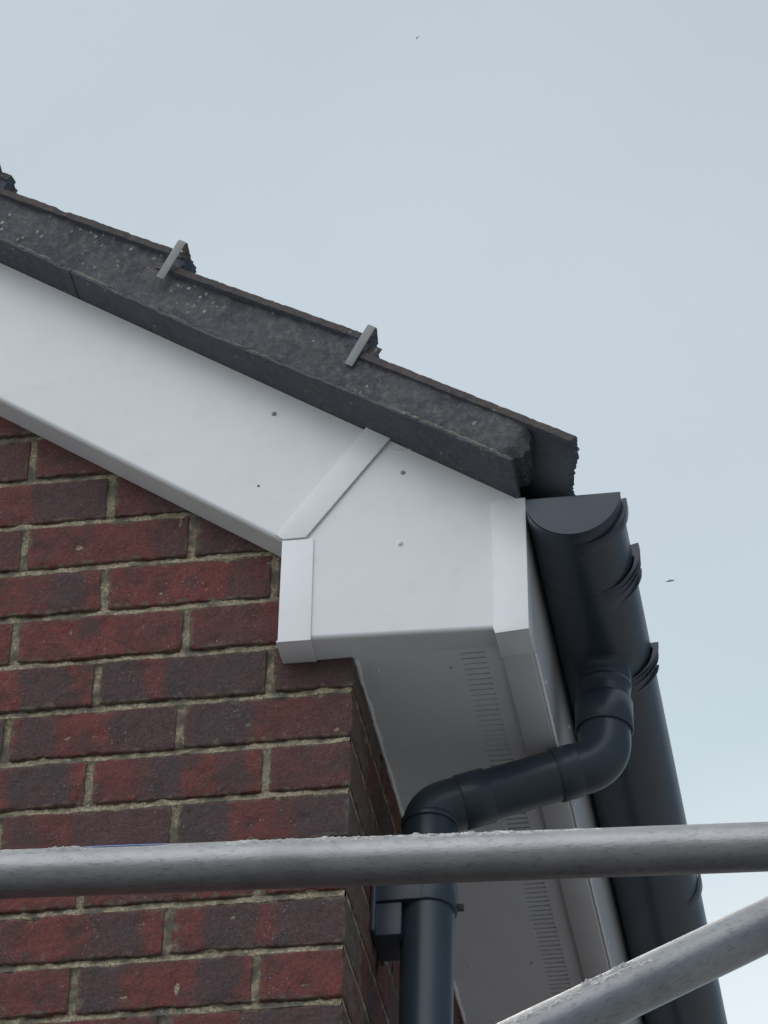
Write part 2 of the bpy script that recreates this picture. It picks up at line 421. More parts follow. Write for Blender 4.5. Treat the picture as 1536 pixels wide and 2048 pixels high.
# what the photograph shows brick by brick: (row, n-th brick from the corner): tone 0 bright red .. 1 brown, dark bands
LOOK = {
 (-6, 1): (.8, (0, 0, 0), (0, 0, 0)), (-6, 2): (.9, (.4, 1, .5), (0, 0, 0)),
 (-5, 1): (.9, (.2, 1, .5), (0, 0, 0)), (-5, 2): (.35, (.52, 1.1, .85), (0, 0, 0)),
 (-4, 0): (.75, (0, 1.1, .5), (0, 0, 0)), (-4, 1): (.45, (.80, 1.1, .55), (0, 0, 0)), (-4, 2): (.6, (.5, 1.1, .35), (0, 0, 0)),
 (-3, 0): (.8, (0, 1.1, .8), (0, 0, 0)), (-3, 1): (.12, (.72, 1.1, .45), (0, 0, 0)), (-3, 2): (.35, (.66, .92, .85), (0, .1, .4)),
 (-2, 0): (.55, (.05, .45, .35), (.6, 1, .3)), (-2, 1): (.15, (.74, 1.1, .3), (0, 0, 0)), (-2, 2): (.1, (0, 0, 0), (0, 0, 0)),
 (-1, 0): (.8, (-.1, 1.1, .6), (0, 0, 0)), (-1, 1): (.55, (.0, .27, .9), (.38, 1.1, .92)), (-1, 2): (.08, (.55, .86, .9), (0, 0, 0)), 
 (0, 0): (.7, (.02, .42, .95), (.7, 1.1, .3)), (0, 1): (.25, (.03, .29, .85), (.6, 1.1, .85)),
 (1, 0): (.65, (0, 1.1, .3), (0, 0, 0)), (1, 1): (.4, (.31, .55, .9), (.72, .92, .55)), (1, 2): (.05, (.52, .92, 1), (0, 0, 0)),
 (2, 0): (.45, (-.1, .31, .95), (.66, 1.1, .9)), (2, 1): (.65, (.42, 1.1, .65), (-.1, .2, .4)),
 (3, 0): (.3, (0, 0, 0), (0, 0, 0)), (3, 1): (.55, (.2, .6, .4), (0, 0, 0)), (3, 2): (.0, (0, 0, 0), (0, 0, 0)),
 (4, 0): (.5, (.17, .50, .92), (.58, 1.1, .85)), (4, 1): (.25, (-.1, .14, .5), (.56, .88, .9)),
 (5, 0): (.12, (0, 0, 0), (0, 0, 0)), (5, 1): (.3, (-.02, .27, .95), (.66, .94, .9)), (5, 2): (.5, (0, 0, 0), (0, 0, 0)),
 (6, 0): (.4, (.4, 1.1, .9), (0, 0, 0)), (6, 1): (.2, (.7, 1.1, .4), (0, 0, 0)),
}
def look(row, n):
    if (row, n) in LOOK: t_, a, b_ = LOOK[(row, n)]; return ((t_, 0, 0), a, b_)
    a = random.random() * .5; b_ = .5 + random.random() * .4
    return ((random.random() * .8, 0, 0), (a, a + random.uniform(.15, .35), random.choice((0, .9, .8))), (b_, b_ + random.uniform(.2, .4), random.choice((0, .85, .7))))
gb = Bricks(); sb = Bricks()
ROWS = range(-30, 60)
for r_ in ROWS:
    zt = -75. * r_ - 5.; zb = zt - 65.
    header = (r_ % 2 != 0)     # the gable shows a header at the corner
    fine_row = -9 <= r_ <= 10
    # gable: n-th brick from the corner
    x1 = 0.; n = 0; W = 102.5 if header else 215.
    while x1 > -5200:
        x0 = x1 - W
        if x0 < -5200: x0 = -5200
        xc = x0 if x0 < APEX else x0
        lim = min(z_under2(x0), z_under2(x1)) if not (x0 < APEX < x1) else min(z_under2(x0), z_under2(x1))
        if zt < lim - 2:
            tn, ba, bb = look(r_, n)
            fine = fine_row and x0 > -700
            if n == 0:
                side_d = 215. if header else 102.5
                gb.brick((x0, 0, zb), (0, side_d, zt), fine, 0, tn, ba, bb, [(1, 0), (0, 1), (2, 0), (2, 1), (0, 0), (1, 1)])
            else:
                gb.brick((x0, 0, zb), (x1, 60, zt), fine, 0, tn, ba, bb, [(1, 0), (2, 0), (2, 1), (0, 0), (0, 1)])
        x1 = x0 - 10.; n += 1; W = 215.
    if r_ >= -1:
        y0 = (215. if header else 102.5) + 10.
        while y0 < DEEP:
            y1 = min(y0 + 215., DEEP)
            tn, ba, bb = look(999, 0)
            if r_ >= -1:
                sb.brick((-60, y0, zb), (0, y1, zt), fine_row and y0 < 700, 1, tn, ba, bb, [(0, 1), (2, 0), (2, 1), (1, 0), (1, 1)])
            y0 = y1 + 10.
gable = gb.build2('gable_wall', house)
side = sb.build2('side_wall', house)
# mortar: weather-struck joints, a separate skin just behind the brick faces
def mortar(parent, along, name):
    m = MB()
    zs = []
    for r_ in range(-9, 12):
        zc = -75. * r_
        zs += [zc + 32, zc + 7.5, zc + 5.5, zc + 3, zc, zc - 3, zc - 5.5, zc - 7.5]
    zs = sorted(set(zs), reverse=True)
    if along == 'x': us = [-700 + 3.5 * k for k in range(200)] + [-2.4]
    else: us = [2.4 + 3.5 * k for k in range(220)]
    def fr_(u, z): return True
    def f(i, j):
        u = us[i]; z = zs[j]; t_ = ((z + 37.5) % 75.) - 37.5
        dpt = 1.4 + (max(-6, min(6, t_)) + 6) / 12 * 4.8
        dpt += nz(u, z, 0, .035, 3) * 2.4 + nz(u, z, 9, .14, 8) * 1.9
        dpt = max(dpt, .6) if abs(t_) < 7 else 4.0 + nz(u, z, 0, .1, 5) * 1.2
        z += nz(u, z, 4, .02, 1) * 1.0
        return V(u, dpt, z) if along == 'x' else V(-dpt * (.35 if abs(t_) < 7 and fr_(u, z) else 1.2), u, z)
    ztop = 675.
    m.grid(f, len(us) - 1, len(zs) - 1, flip=True)
    if along == 'x':
        # clip the part that would stand above the sloping roof
        keep = [(q, a) for q, a in zip(m.f, m.mi) if all(m.v[k].z * 1000 - Z0 < z_under(m.v[k].x * 1000) - 4 for k in q)]
        m.f = [q for q, _ in keep]; m.mi = [a for _, a in keep]
        m.v.extend([V(-5200, 7, -Z0), V(-3, 7, -Z0), V(-3, 7, z_under(-3) - 6), V(APEX, 7, z_under(APEX) - 6), V(-5200, 7, z_under2(-5200) - 6)])
        k = len(m.v); m.face(range(k - 5, k))
    else:
        keep = [(q, a) for q, a in zip(m.f, m.mi) if all(m.v[k].z * 1000 - Z0 < 200 for k in q)]
        m.f = [q for q, _ in keep]; m.mi = [a for _, a in keep]
        m.v.extend([V(-7, 3, -Z0), V(-7, DEEP, -Z0), V(-7, DEEP, 200), V(-7, 3, 200)]); k = len(m.v); m.face(range(k - 4, k))
    return m.build(name, mMORTAR, parent, smooth=60)
mortar(gable, 'x', 'mortar'); mortar(side, 'y', 'mortar')

# bargeboard ---------------------------------------------------------
def zlow(x): return 212.1 - 0.699 * (x + 97.9)
barge = MB()
def bprof(x):
    zl = zlow(x); zt = z_under(x) - 1.0; R = 7.0; pts = [V(x, -45, zt)]
    for k in range(9):
        a = k / 8 * math.pi / 2
        pts.append(V(x, -45 + R - R * math.cos(a), zl + R - R * math.sin(a)))
    return pts + [V(x, -.6, zl), V(x, -.6, zl + 6), V(x, -34, zl + 6), V(x, -34, zt)]
barge.sweep(bprof, [APEX, 12])
bo = barge.build('bargeboard', mUPVC, house, smooth=40)
tag(bo, 'long sloping white bargeboard')
b2_ = MB()
def bprof2(x):
    return [V(2 * APEX - p.x * 1000, p.y * 1000, p.z * 1000 - Z0) for p in bprof(x)][::-1]
b2_.sweep(bprof2, [APEX, 12]); b2_.build('bargeboard', mUPVC, house, smooth=40)
# trim the barge end against the box: box end panel (stands 1.5 mm proud, so the joint reads under the strip)
box = MB()
yF = -46.6
pan = [(-88, 50), (-46.8, 47.6), (183.6, 40.8), (222, 39.5), (222, 236), (209.4, 243.2), (50, 351), (19, 371), (-88, 205.5)]
def inset(poly, d):
    n = len(poly); res = []
    for i in range(n):
        a = Vector(poly[i - 1]); p_ = Vector(poly[i]); c_ = Vector(poly[(i + 1) % n])
        e1 = (p_ - a).normalized(); e2 = (c_ - p_).normalized(); n1_ = Vector((-e1.y, e1.x)); n2_ = Vector((-e2.y, e2.x))
        q = n1_ + n2_; q = q / q.length_squared * 2 if q.length > .1 else n1_
        res.append((p_.x + q.x * d, p_.y + q.y * d))
    return res
# rounded lower edge
def roundedpanel(m, xs_low, ytop_poly, yf, R, yback, zback):
    pass
box.prism(pan, yF + 7, yF + 16)
# front skin down to the rounded edge, then the underside back to the wall / soffit line
def low(x): return 47.6 - (x + 46.8) * 0.0300
xs = [-88 + 310 * k / 40 for k in range(41)]
def topz(x):
    if x < 19: return 205.5 + (x + 88) / 107 * (371 - 205.5)
    return min(z_under(x) - .8, 371)
def bx(x):
    R = 6.0; zl = low(x); pts = [V(x, yF, topz(x))]
    for k in range(9):
        a = k / 8 * math.pi / 2
        pts.append(V(x, yF + R - R * math.cos(a), zl + R - R * math.sin(a)))
    zi = 46.0 if x > -100 else zl
    return pts + [V(x, -.8, 46.2 - (0 if x < 100 else 0)), V(x, -.8, 50), V(x, yF + 7, 54), V(x, yF + 7, topz(x))]
box.v.clear(); box.f.clear(); box.mi.clear()
box.sweep(bx, xs)
boxo = box.build('eaves_box_end', mUPVC, house, smooth=40)
tag(boxo, 'white box end panel closing the eaves')
def strip(name, poly, yf, th, parent, label, extra=None, mat_=None):
    m = MB(); m.prism(poly, yf, yf + th)
    if extra: extra(m)
    o = m.build(name, mat_ or mTRIM, parent, smooth=30, bevel=.7)
    if label: tag(o, label)
    return o
strip('joint_strip', [(-97.3, 212.6), (-88.2, 203.9), (-58.2, 203.9), (50.3, 355.8), (22, 377.5), (18.8, 379)], yF - 4.6, 3.2, boxo, 'slanting joint strip')
def lcap(m):
    m.prism([(-91, 44), (-47, 43.2), (-47, 46), (-91, 46.6)], yF - 2.0, -1.2)
strip('corner_cap', [(-88.8, 203.2), (-47.7, 202.6), (-46.4, 43.2), (-88.8, 43.6)], yF - 2.8, 2.4, boxo, 'left vertical corner cap', lcap)
def rcap(m):
    m.prism([(187.1, 31.5), (229.6, 34.2), (229.6, 36.4), (187.1, 34.2)], yF - 1.2, 4)
    m.prism([(228.3, 36), (230.0, 36), (225.4, 238), (223.7, 238)], yF - 1.0, 12)
strip('corner_cap', [(182.2, 237.6), (225.2, 239.5), (230.0, 33.8), (187.4, 30.6), (184.6, 41)], yF - 3.0, 2.6, boxo, 'right vertical corner cap', rcap)
def pin(parent, x, z, yf, r=2.9, m_=None, axis='y'):
    b_ = MB(); n = 14
    def f(i, j):
        a = j / n * 2 * math.pi; e = i / 4 * math.pi / 2; rr = r * math.cos(e); d = r * .95 * math.sin(e)
        if axis == 'y': return V(x + rr * math.cos(a), yf - d, z + rr * math.sin(a))
        if axis == 'z': return V(x + rr * math.cos(a), yf + rr * math.sin(a), z - d)
        return V(x + d, yf + rr * math.cos(a), z + rr * math.sin(a))
    b_.grid(f, 4, n); return b_.build('fixing_pin', m_ or mTRIM, parent, smooth=180)
pin(bo, -108.4, 415.5, -45.0, 3.4, mGREYPIN); pin(bo, -124.3, 298.1, -45.0, 1.6, mHOLE)  # second one is a dark dot standing for a small open hole
pin(boxo, 65.4, 298.3, yF, 3.2, mGREYPIN); pin(boxo, 64.4, 184.2, yF, 3.6)
fl = MB(); fl.tube([V(42, yF - .4, 341), V(56, yF - 1.0, 336.5), V(70, yF - 1.2, 335.5), V(84, yF - .4, 334)], [.5, .6, .6, .4], 8)
fl.build('film_edge', mUPVC, boxo, smooth=180)

# fascia and soffit --------------------------------------------------
fa = MB()
def fprof(y):
    pts = [(223.6, 239), (217, 239), (219, 44.5), (188, 44.5), (188, 37.5), (190, 36)]
    for k in range(7):
        a = k / 6 * math.pi / 2; pts.append((224.5 + 3.5 * math.sin(a), 36 + 3.5 - 3.5 * math.cos(a)))
    return [V(x, y, z) for x, z in pts]
fa.sweep(fprof, [-36, 300, 700, 1500, 3000, DEEP])
fas = fa.build('fascia', mUPVC, house, smooth=40); tag(fas, 'white fascia behind the gutter')
be = MB(); be.tube([V(229.6, 14, 37.6), V(229.6, 3000, 37.6), V(229.6, DEEP, 37.6)], [1.7] * 3, 10)
be.build('bead', mTRIM, fas, smooth=180)
for y_, z_ in ((110, 62), (395, 62), (755, 62), (1120, 62), (1500, 62), (341, 150)):
    pin(fas, 228, z_, y_, 3.2, None, 'x')
sf = MB()
sf.box(-2, 134.5, -.5, DEEP, 46, 52); sf.box(165.5, 190, -.5, DEEP, 46, 52); sf.box(134.5, 165.5, -.5, 9, 46, 52)
sof = sf.build('soffit', mUPVC, house); tag(sof, 'vented white soffit board')
ve = MB(); y = 9.0
while y < DEEP:
    # eight solid then four open; the slat face is slightly ribbed
    ve.box(134.5, 165.5, y + 3.6, y + 11.7, 46.3, 50.5); y += 11.7
ve.box(130, 170, 0, DEEP, 62, 64, 1)
vo = ve.build('vent_strip', [mUPVC, mDARK], sof); tag(vo, 'row of narrow vent slots')
for x_, y_ in ((118.2, 38.2), (25.9, 33.4), (32.3, 762.5), (118.8, 767)):
    pin(sof, x_, 46.0, y_, 1.9, mGREYPIN if x_ > 100 else mUPVC, 'z')
# uneven mortar bead where the soffit meets the side wall
mb = MB(); pts = []; rr = []
for k in range(160):
    y_ = 6 + k * 12; pts.append(V(1.0 + nz(y_, 0, 0, .03) * 1.5, y_, 46.5)); rr.append(3.0 + nz(y_, 3, 0, .02) * 2.2 + nz(y_, 9, 0, .1) * 1.2)
mb.tube(pts, rr, 10); mb.build('sealant_bead', mUPVC, sof, smooth=180)

# roof ---------------------------------------------------------------
def lerp(x, tab):
    if x <= tab[0][0]: return tab[0][1]
    for (a, u), (b_, v) in zip(tab, tab[1:]):
        if x <= b_: return u + (v - u) * (x - a) / (b_ - a)
    return tab[-1][1]
def yu(s):      # front edge of the undercloak
    return lerp(s * CA + 319.6 * SA, [(-490, -102), (-300, -100), (-178, -101), (-44, -112), (41, -118), (138, -123.5), (215, -127.4)])
def yt(s):      # verge edge of the tiles
    return lerp(s, [(-900, -104), (-547, -104), (-232, -116), (97, -130)])
S_END = 45.0; S_TOP = (APEX - 319.6 * SA) / CA + 0
S_APEX = (APEX * CA - z_under(APEX) * SA)
roof = MB()
# boarding / felt slab that carries the tiles
for s0, s1 in ((S_APEX, 20),):
    def fr(i, j):
        s_ = s0 + (s1 - s0) * i; return SH(s_, 8 if j == 0 else 12, 0)
    P8 = [SH(s_, h_, y_) for s_ in (s0, s1) for h_ in (8, 14) for y_ in (-30, DEEP + 100)]
    k = len(roof.v); roof.v.extend(P8)
    for q in ((0, 1, 3, 2), (4, 6, 7, 5), (0, 4, 5, 1), (2, 3, 7, 6), (0, 2, 6, 4), (1, 5, 7, 3)): roof.face([k + e for e in q])
# mirrored far slope as one slab
q8 = [Vector((2 * APEX / 1000. - p_.x, p_.y, p_.z)) for p_ in [SH(s_, h_, y_) for s_ in (S_APEX, 97) for h_ in (8, 70) for y_ in (-100, DEEP + 100)]]
k = len(roof.v); roof.v.extend(q8)
for q in ((0, 1, 3, 2), (4, 6, 7, 5), (0, 4, 5, 1), (2, 3, 7, 6), (0, 2, 6, 4), (1, 5, 7, 3)): roof.face([k + e for e in q])
def prof(u):
    u = u % 165.
    if u < 14: return 1.5 * math.sin(u / 14 * math.pi / 2)
    if u < 88: return 1.5 - 26.5 * (0.5 - 0.5 * math.cos((u - 14) / 74 * math.pi))
    if u < 112: return -25.
    return -25. + 26.5 * (0.5 - 0.5 * math.cos((u - 112) / 53 * math.pi)) if u < 165 else 0
NOSE = [(99.5, 70.5, 64.5), (-232, 91.5, 73.5), (-547, 99, 74), (-862, 99, 74)]
sN = -862
while sN - 315 > S_APEX - 60: sN -= 315; NOSE.append((sN, 93, 70))
def tile(m, kidx, u0, u1, fine):
    sn, hn, ht = NOSE[kidx]; L = 315.
    ln = 368. if sn - 400 > S_APEX else sn - S_APEX
    nu = int((u1 - u0) / (3.2 if fine else 12)); ns = 90 if fine else 6
    ns = max(ns, 2)
    TH = 11.
    def nose_off(u):
        if not fine: return 0
        sd_ = kidx * 37.
        return (nz(u, sd_, 0, .085) * 5.0 + nz(u, sd_, 5, .22) * 4.2 + nz(u, sd_, 7, .5) * 2.2) * min(1, .25 + u / 16.)
    def top(i, j, bot=0):
        u = u0 + (u1 - u0) * i / nu; f = j / ns; s_ = sn - ln * (1 - f) if False else sn - ln + ln * f
        if j == ns: s_ = sn + nose_off(u)
        h = hn + (ht - hn) * (sn - s_) / L + prof(u)
        yv = yt(s_) + u
        if s_ < sn - 305: yv += 15 * max(0, min(1, (sn - 335 - s_) / 28.)) ** 1.3
        if fine:
            e = max(0., 1 - u / 9.)
            h += nz(s_, u, kidx, .05) * .7 + nz(s_, u, kidx + 5, .22) * .9 * (0.4 + .6 * e)
            if u < 1: yv += nz(s_, 2 * bot, kidx, .08) * 1.3 + nz(s_, bot, kidx + 3, .3) * .8
            if kidx == 2 and u < 8:
                h -= 3.0 * max(0, 1 - abs(s_ + 752) / 15.) * (1 - bot)
        if bot:
            if fine and kidx > 0 and u > 5: h -= 12.5 * max(0, min(1, (s_ - sn + 34) / 16.))
            h -= TH + (0 if u > 6 else -1.5)
            if j == ns: s_ -= 1.2
        return SH(s_, h, yv)
    b0 = len(m.v); m.grid(lambda i, j: top(i, j, 0), nu, ns)
    b1_ = len(m.v); m.grid(lambda i, j: top(i, j, 1), nu, ns, flip=True)
    W = ns + 1
    for j in range(ns):
        m.face((b0 + j, b0 + j + 1, b1_ + j + 1, b1_ + j), 1); a = nu * W; m.face((b0 + a + j, b1_ + a + j, b1_ + a + j + 1, b0 + a + j + 1))
    for i in range(nu):
        a = i * W + ns; m.face((b0 + a, b0 + a + W, b1_ + a + W, b1_ + a)); a = i * W; m.face((b0 + a, b1_ + a, b1_ + a + W, b0 + a + W))
c_ = 330.
while c_ < DEEP + 200:
    for k in range(len(NOSE)): tile(roof, k, c_ + .5, c_ + 329.5, False)
    c_ += 330.
ro = roof.build('roof', [mTILE, mTILE_EDGE], house, smooth=35)
for k in range(len(NOSE)):
    m = MB(); tile(m, k, 0, 329.5, k < 4); m.build('verge_tile', [mTILE, mTILE_EDGE], ro, smooth=35)
# undercloak boards: cut at a joint
def cloak(s0, s1):
    m = MB(); n = max(2, int((s1 - s0) / 8))
    def pr_(s_):
        j_ = nz(s_, 0, 0, .03) * 2.2 + nz(s_, 4, 0, .12) * 1.4
        return [SH(s_, 0, yu(s_) + j_), SH(s_, 0, -20), SH(s_, 4.6, -20), SH(s_, 4.6, yu(s_) + j_ + .8)]
    m.sweep(pr_, [s0 + (s1 - s0) * i / n for i in range(n + 1)])
    for q, p_ in enumerate(m.v):
        m.v[q] = p_ + Vector((nz(p_.x * 1000, p_.y * 1000, 3, .08) * .0014, 0, nz(p_.x * 1000, p_.y * 1000, 8, .07) * .0010))
    m.build('undercloak', mCLOAK, ro, smooth=30)
cloak(S_APEX, -683.2); cloak(-680.6, 46)
# bedding mortar between undercloak and tiles
def tbot(s_):
    for sn, hn, ht in NOSE:
        if s_ > sn - 315 or sn == NOSE[-1][0]:
            return hn + (ht - hn) * (sn - s_) / 315. - 9.
    return 60
mo = MB(); ss = []; s_ = 39.
while s_ > -1000: ss.append(s_); s_ -= 3.2
while s_ > S_APEX: ss.append(s_); s_ -= 60
NH = 20
def bed(i, j):
    s_ = ss[i]; f = j / NH; e = max(0, (s_ - 22) / 17.)
    hb = 5.0; htp = tbot(min(s_, 30)) + .5
    h = hb + (htp - hb) * f
    y_ = yu(s_) + 2.6 + f * 2.0
    if j == 0: y_ += 7
    elif j == 1: y_ += 1.0; h = hb + 1.4
    y_ += nz(s_, h, 0, .012) * 2.6 + nz(s_, h, 3, .05) * 2.4 + nz(s_, h, 6, .16) * 1.4
    if e > 0: y_ += 14 * e * e; h = hb + (h - hb) * (1 - .10 * e) + 4 * e * (1 - f)
    s2 = s_ + (nz(h, 1, 1, .09) * 7 * (1 - i / 6.) if i < 6 else 0) + (6 * math.sin(f * math.pi) if i == 0 else 0)
    return SH(s2, h, y_)
mo.grid(bed, len(ss) - 1, NH)
# end and back of the bedding
def bede(i, j):
    p_ = bed(0, j); return p_ + Vector((0, .06 * i, 0))
mo.grid(bede, 1, NH)
beo = mo.build('verge_bedding', mBED, ro, smooth=50)
# pale mortar squeezed out along the undercloak edge, in broken runs
for a, b_, r0 in ((-250, -100, .8), (-96, 34, 2.2), (-420, -330, 1.0), (-560, -470, 1.2), (-690, -590, 1.6), (-800, -700, 1.7), (-140, -30, 1.9), (-880, -830, .9), (22, 42, 3.2)):
    le = MB(); n = max(4, int((b_ - a) / 4)); pts = []; rr = []
    for k in range(n + 1):
        s_ = a + (b_ - a) * k / n
        pts.append(SH(s_, 4.0 + nz(s_, 1, 0, .06) * 1.2, yu(s_) + 1.2 + nz(s_, 5, 0, .09))); rr.append(max(.25, r0 * (1.05 + 1.6 * nz(s_, 2, 2, .13)) * min(1, k / 3, (n - k) / 3) + .2))
    le.tube(pts, rr, 8)
    le.build('mortar_squeeze', mLEDGE, beo, smooth=180)
# verge clips: bent metal straps
def clip(sc, yb, ytp, hb, htp, back, drop, wd=12.2):
    m = MB()
    path = [(yb, hb), (ytp, htp - 3), (ytp + 1.6, htp), (ytp + 4, htp + .6), (ytp + back, htp - drop)]
    s_off = [0, -2, -2, -2, 0]
    outer = []; 
    def ring(k):
        y_, h_ = path[k]
        a = path[max(k - 1, 0)]; c2 = path[min(k + 1, len(path) - 1)]
        ty, th = c2[0] - a[0], c2[1] - a[1]; l = math.hypot(ty, th); ny, nh = -th / l, ty / l
        s0, s1 = sc - wd / 2 + s_off[k], sc + wd / 2 + s_off[k]
        t_ = .9
        return [SH(s0, h_ + nh * t_, y_ + ny * t_), SH(s1, h_ + nh * t_, y_ + ny * t_), SH(s1, h_ - nh * t_, y_ - ny * t_), SH(s0, h_ - nh * t_, y_ - ny * t_)]
    m.sweep(ring, list(range(len(path))))
    o = m.build('verge_clip', mCLIP, ro, bevel=.3, smooth=40); return o
clip(-555.5, -112, -125, 42, 101.5, 27, 3)
clip(-238.5, -114, -127, 38, 99, 27, 6)
clip(-886, -108, -120, 42, 101, 27, 3)

tr = MB(); tr.prism([(196, 262), (222, 244), (243, 226), (244, 206), (242, 206), (241, 224), (221, 242), (195, 260)], -38, DEEP)
tr.build('eaves_tray', mPLAS, ro, smooth=40)
# ------------------------------------------------------------------ gutter
GX, GZ, GR = 288.2, 215.5, 60.4
gut = empty('rain_gutter', V(GX, 0, GZ - GR), 'black half round plastic gutter fixed along the white fascia', 'gutter')
def arcring(m, y0, y1, r0, r1, a0=180, a1=360, n=40, mi=0, ny=1, taper=0):
    """arc shell: r0 inner, r1 outer, degrees counter-clockwise from +x"""
    def pr_(y):
        pts = []
        for k in range(n + 1):
            a = math.radians(a0 + (a1 - a0) * k / n); q_ = r0 + (r1 - r0) * (min(1, (k / n) / taper) if taper else 1); pts.append(V(GX + q_ * math.cos(a), y, GZ + q_ * math.sin(a)))
        for k in range(n, -1, -1):
            a = math.radians(a0 + (a1 - a0) * k / n); pts.append(V(GX + r0 * math.cos(a), y, GZ + r0 * math.sin(a)))
        return pts
    m.sweep(pr_, [y0 + (y1 - y0) * k / ny for k in range(ny + 1)])
m = MB(); arcring(m, -60, DEEP, GR - 2.2, GR, 178, 362, 48, ny=12)
m.build('channel', mPLAS, gut, smooth=35)
m = MB()
disc = [(GX + .9 + (GR + .2) * math.cos(math.radians(180 + 180 * k / 48)), GZ + (GR + .2) * math.sin(math.radians(180 + 180 * k / 48))) for k in range(49)]
m.prism(disc, -76, -73)
arcring(m, -72.9, -50, GR - .6, GR + .5, 200, 361)
se = m.build('stop_end', mPLAS, gut, smooth=35, bevel=.6); tag(se, 'flat half moon end cap of the gutter')
m = MB(); arcring(m, -52, -32, GR + .2, GR + 6.4, 268, 367, 40, taper=.7)
m.build('stop_end_clip', mPLAS, gut, smooth=35, bevel=.5)
# running outlet body with ribbed clips at both ends
m = MB(); arcring(m, 62, 300, GR + .02, GR + .3, 183, 358, 44)
m.build('outlet_body', mPLAS, gut, smooth=35)
def ribbed(y0, ys, ext, w_, tall):
    m = MB(); arcring(m, y0, y0 + w_, GR + .1, GR + 3.4, 290, 357, 44, taper=.7)
    for k, yy in enumerate(ys):
        arcring(m, yy, yy + 2.8, GR - .4, GR + 10.5 - .9 * k, 296, 361 + ext[k], 44, taper=.85)
    o = m.build('ribbed_clip', mPLAS, gut, smooth=35, bevel=.35); return o
ribbed(58, (58, 69, 80, 97), (14, 13, 10, 4), 42, 8)
ribbed(262, (262, 269, 280, 296), (3, 2, -2, -8), 40, 2)
# spout
OX, OY = 289., 236.
m = MB()
zz = [(160, 36.2), (141, 36), (139.4, 35.3), (137.2, 35.3), (136, 36.2), (133.5, 36.2), (132, 35.2), (122, 34.6), (100, 34.4)]
m.tube([V(OX, OY, z_) for z_, _ in zz], [r for _, r in zz], 64)
def saddle(i, j):
    t_ = i / 14.; ph = 2 * math.pi * j / 64; r = 36.3 + 15 * (1 - t_) ** 2.2
    xx = max(-GR + 2, min(GR - 2, OX - GX + r * math.cos(ph)))
    return V(OX + r * math.cos(ph), OY + r * math.sin(ph), GZ - math.sqrt(GR * GR - xx * xx) + .4 - 12.5 * t_ ** 1.8)
m.grid(saddle, 14, 64)
m.build('outlet_spout', mPLAS, gut, smooth=50)
# support brackets further along
for yy in (845, 1700, 2600, 3500, 4400, 5300):
    m = MB(); arcring(m, yy, yy + 24, GR + .1, GR + 4.4, 318, 369, 30, taper=.8)
    m.build('gutter_bracket', mPLAS, gut, smooth=35, bevel=.5)

# ------------------------------------------------------------------ drainpipe
PX, PY = 66.5, 202.
pipe = empty('drainpipe', V(PX, PY, -Z0), 'black round drainpipe with offset bends under the white soffit', 'drainpipe')
Bu = V(OX, OY, 18); Bl = V(PX, PY, -61); dd = (Bl - Bu).normalized(); Ld = (Bl - Bu).length * 1000.
def along(p_, d_, mm): return p_ + d_ * (mm / 1000.)
DN = Vector((0, 0, -1))
# upper bend: socket collar, elbow, outgoing socket
m = MB()
m.tube([V(OX, OY, z_) for z_ in (113, 110, 108, 67, 65.5)], [34.8, 36.4, 37.8, 38.0, 37.0], 56)
m.tube(fillet([V(OX, OY, 80), Bu, along(Bu, dd, 66)], .041, 14), [34.6] * 17, 56)
m.tube([along(Bu, dd, a) for a in (38, 40, 66, 67.5)], [34.8, 35.6, 35.9, 35.0], 56)
ub = m.build('upper_bend', mPLAS, pipe, smooth=50)
m = MB(); m.tube([along(Bu, dd, 55), along(Bu, dd, Ld - 50)], [33.6, 33.6], 56)
m.build('offset_pipe', mPLAS, pipe, smooth=50)
m = MB()
m.tube(fillet([along(Bl, dd, -56), Bl, V(PX, PY, -84)], .041, 14), [34.8] * 17, 56)
m.tube([along(Bl, dd, -a) for a in (80, 78.5, 42, 40)], [35.6, 36.6, 36.4, 34.8], 56)
m.tube([V(PX, PY, z_) for z_ in (-76, -77.5, -84, -85.5)], [34.9, 36.8, 37.2, 36.2], 56)
m.build('lower_bend', mPLAS, pipe, smooth=50)
m = MB(); m.tube([V(PX, PY, -78), V(PX, PY, -2000), V(PX, PY, -Z0 + 60)], [34.0] * 3, 56)
m.build('pipe', mPLAS, pipe, smooth=50)
def bracket(zt, first=True):
    m = MB()
    m.tube([V(PX, PY, z_) for z_ in (zt, zt - 1, zt - 37, zt - 38)], [34.3, 37.6, 37.6, 34.3], 56)
    m.prism([(-.5, 0), (-.5, 0), (-.5, 0)], 0, 0) if False else None
    m.box(1, PX, PY - 37.4, PY - 30, zt - 37.5, zt - .5)             # front strap running to the wall
    m.box(1, PX - 28, PY - 34, PY + 30, zt - 86, zt - 38.5)          # block behind the pipe
    m.box(.4, 7, PY - 44, PY + 44, zt - 84, zt + 4)                  # wall plate
    o = m.build('pipe_bracket', mPLAS, pipe, smooth=35, bevel=1.2)
    b_ = MB(); b_.tube([V(PX + 36, PY + 4, zt - 30), V(PX + 45, PY + 4, zt - 30)], [5, 4.6], 6); b_.build('bolt', mHOLE, o, smooth=30)
    return o
bracket(-176); bracket(-1900); bracket(-3600)

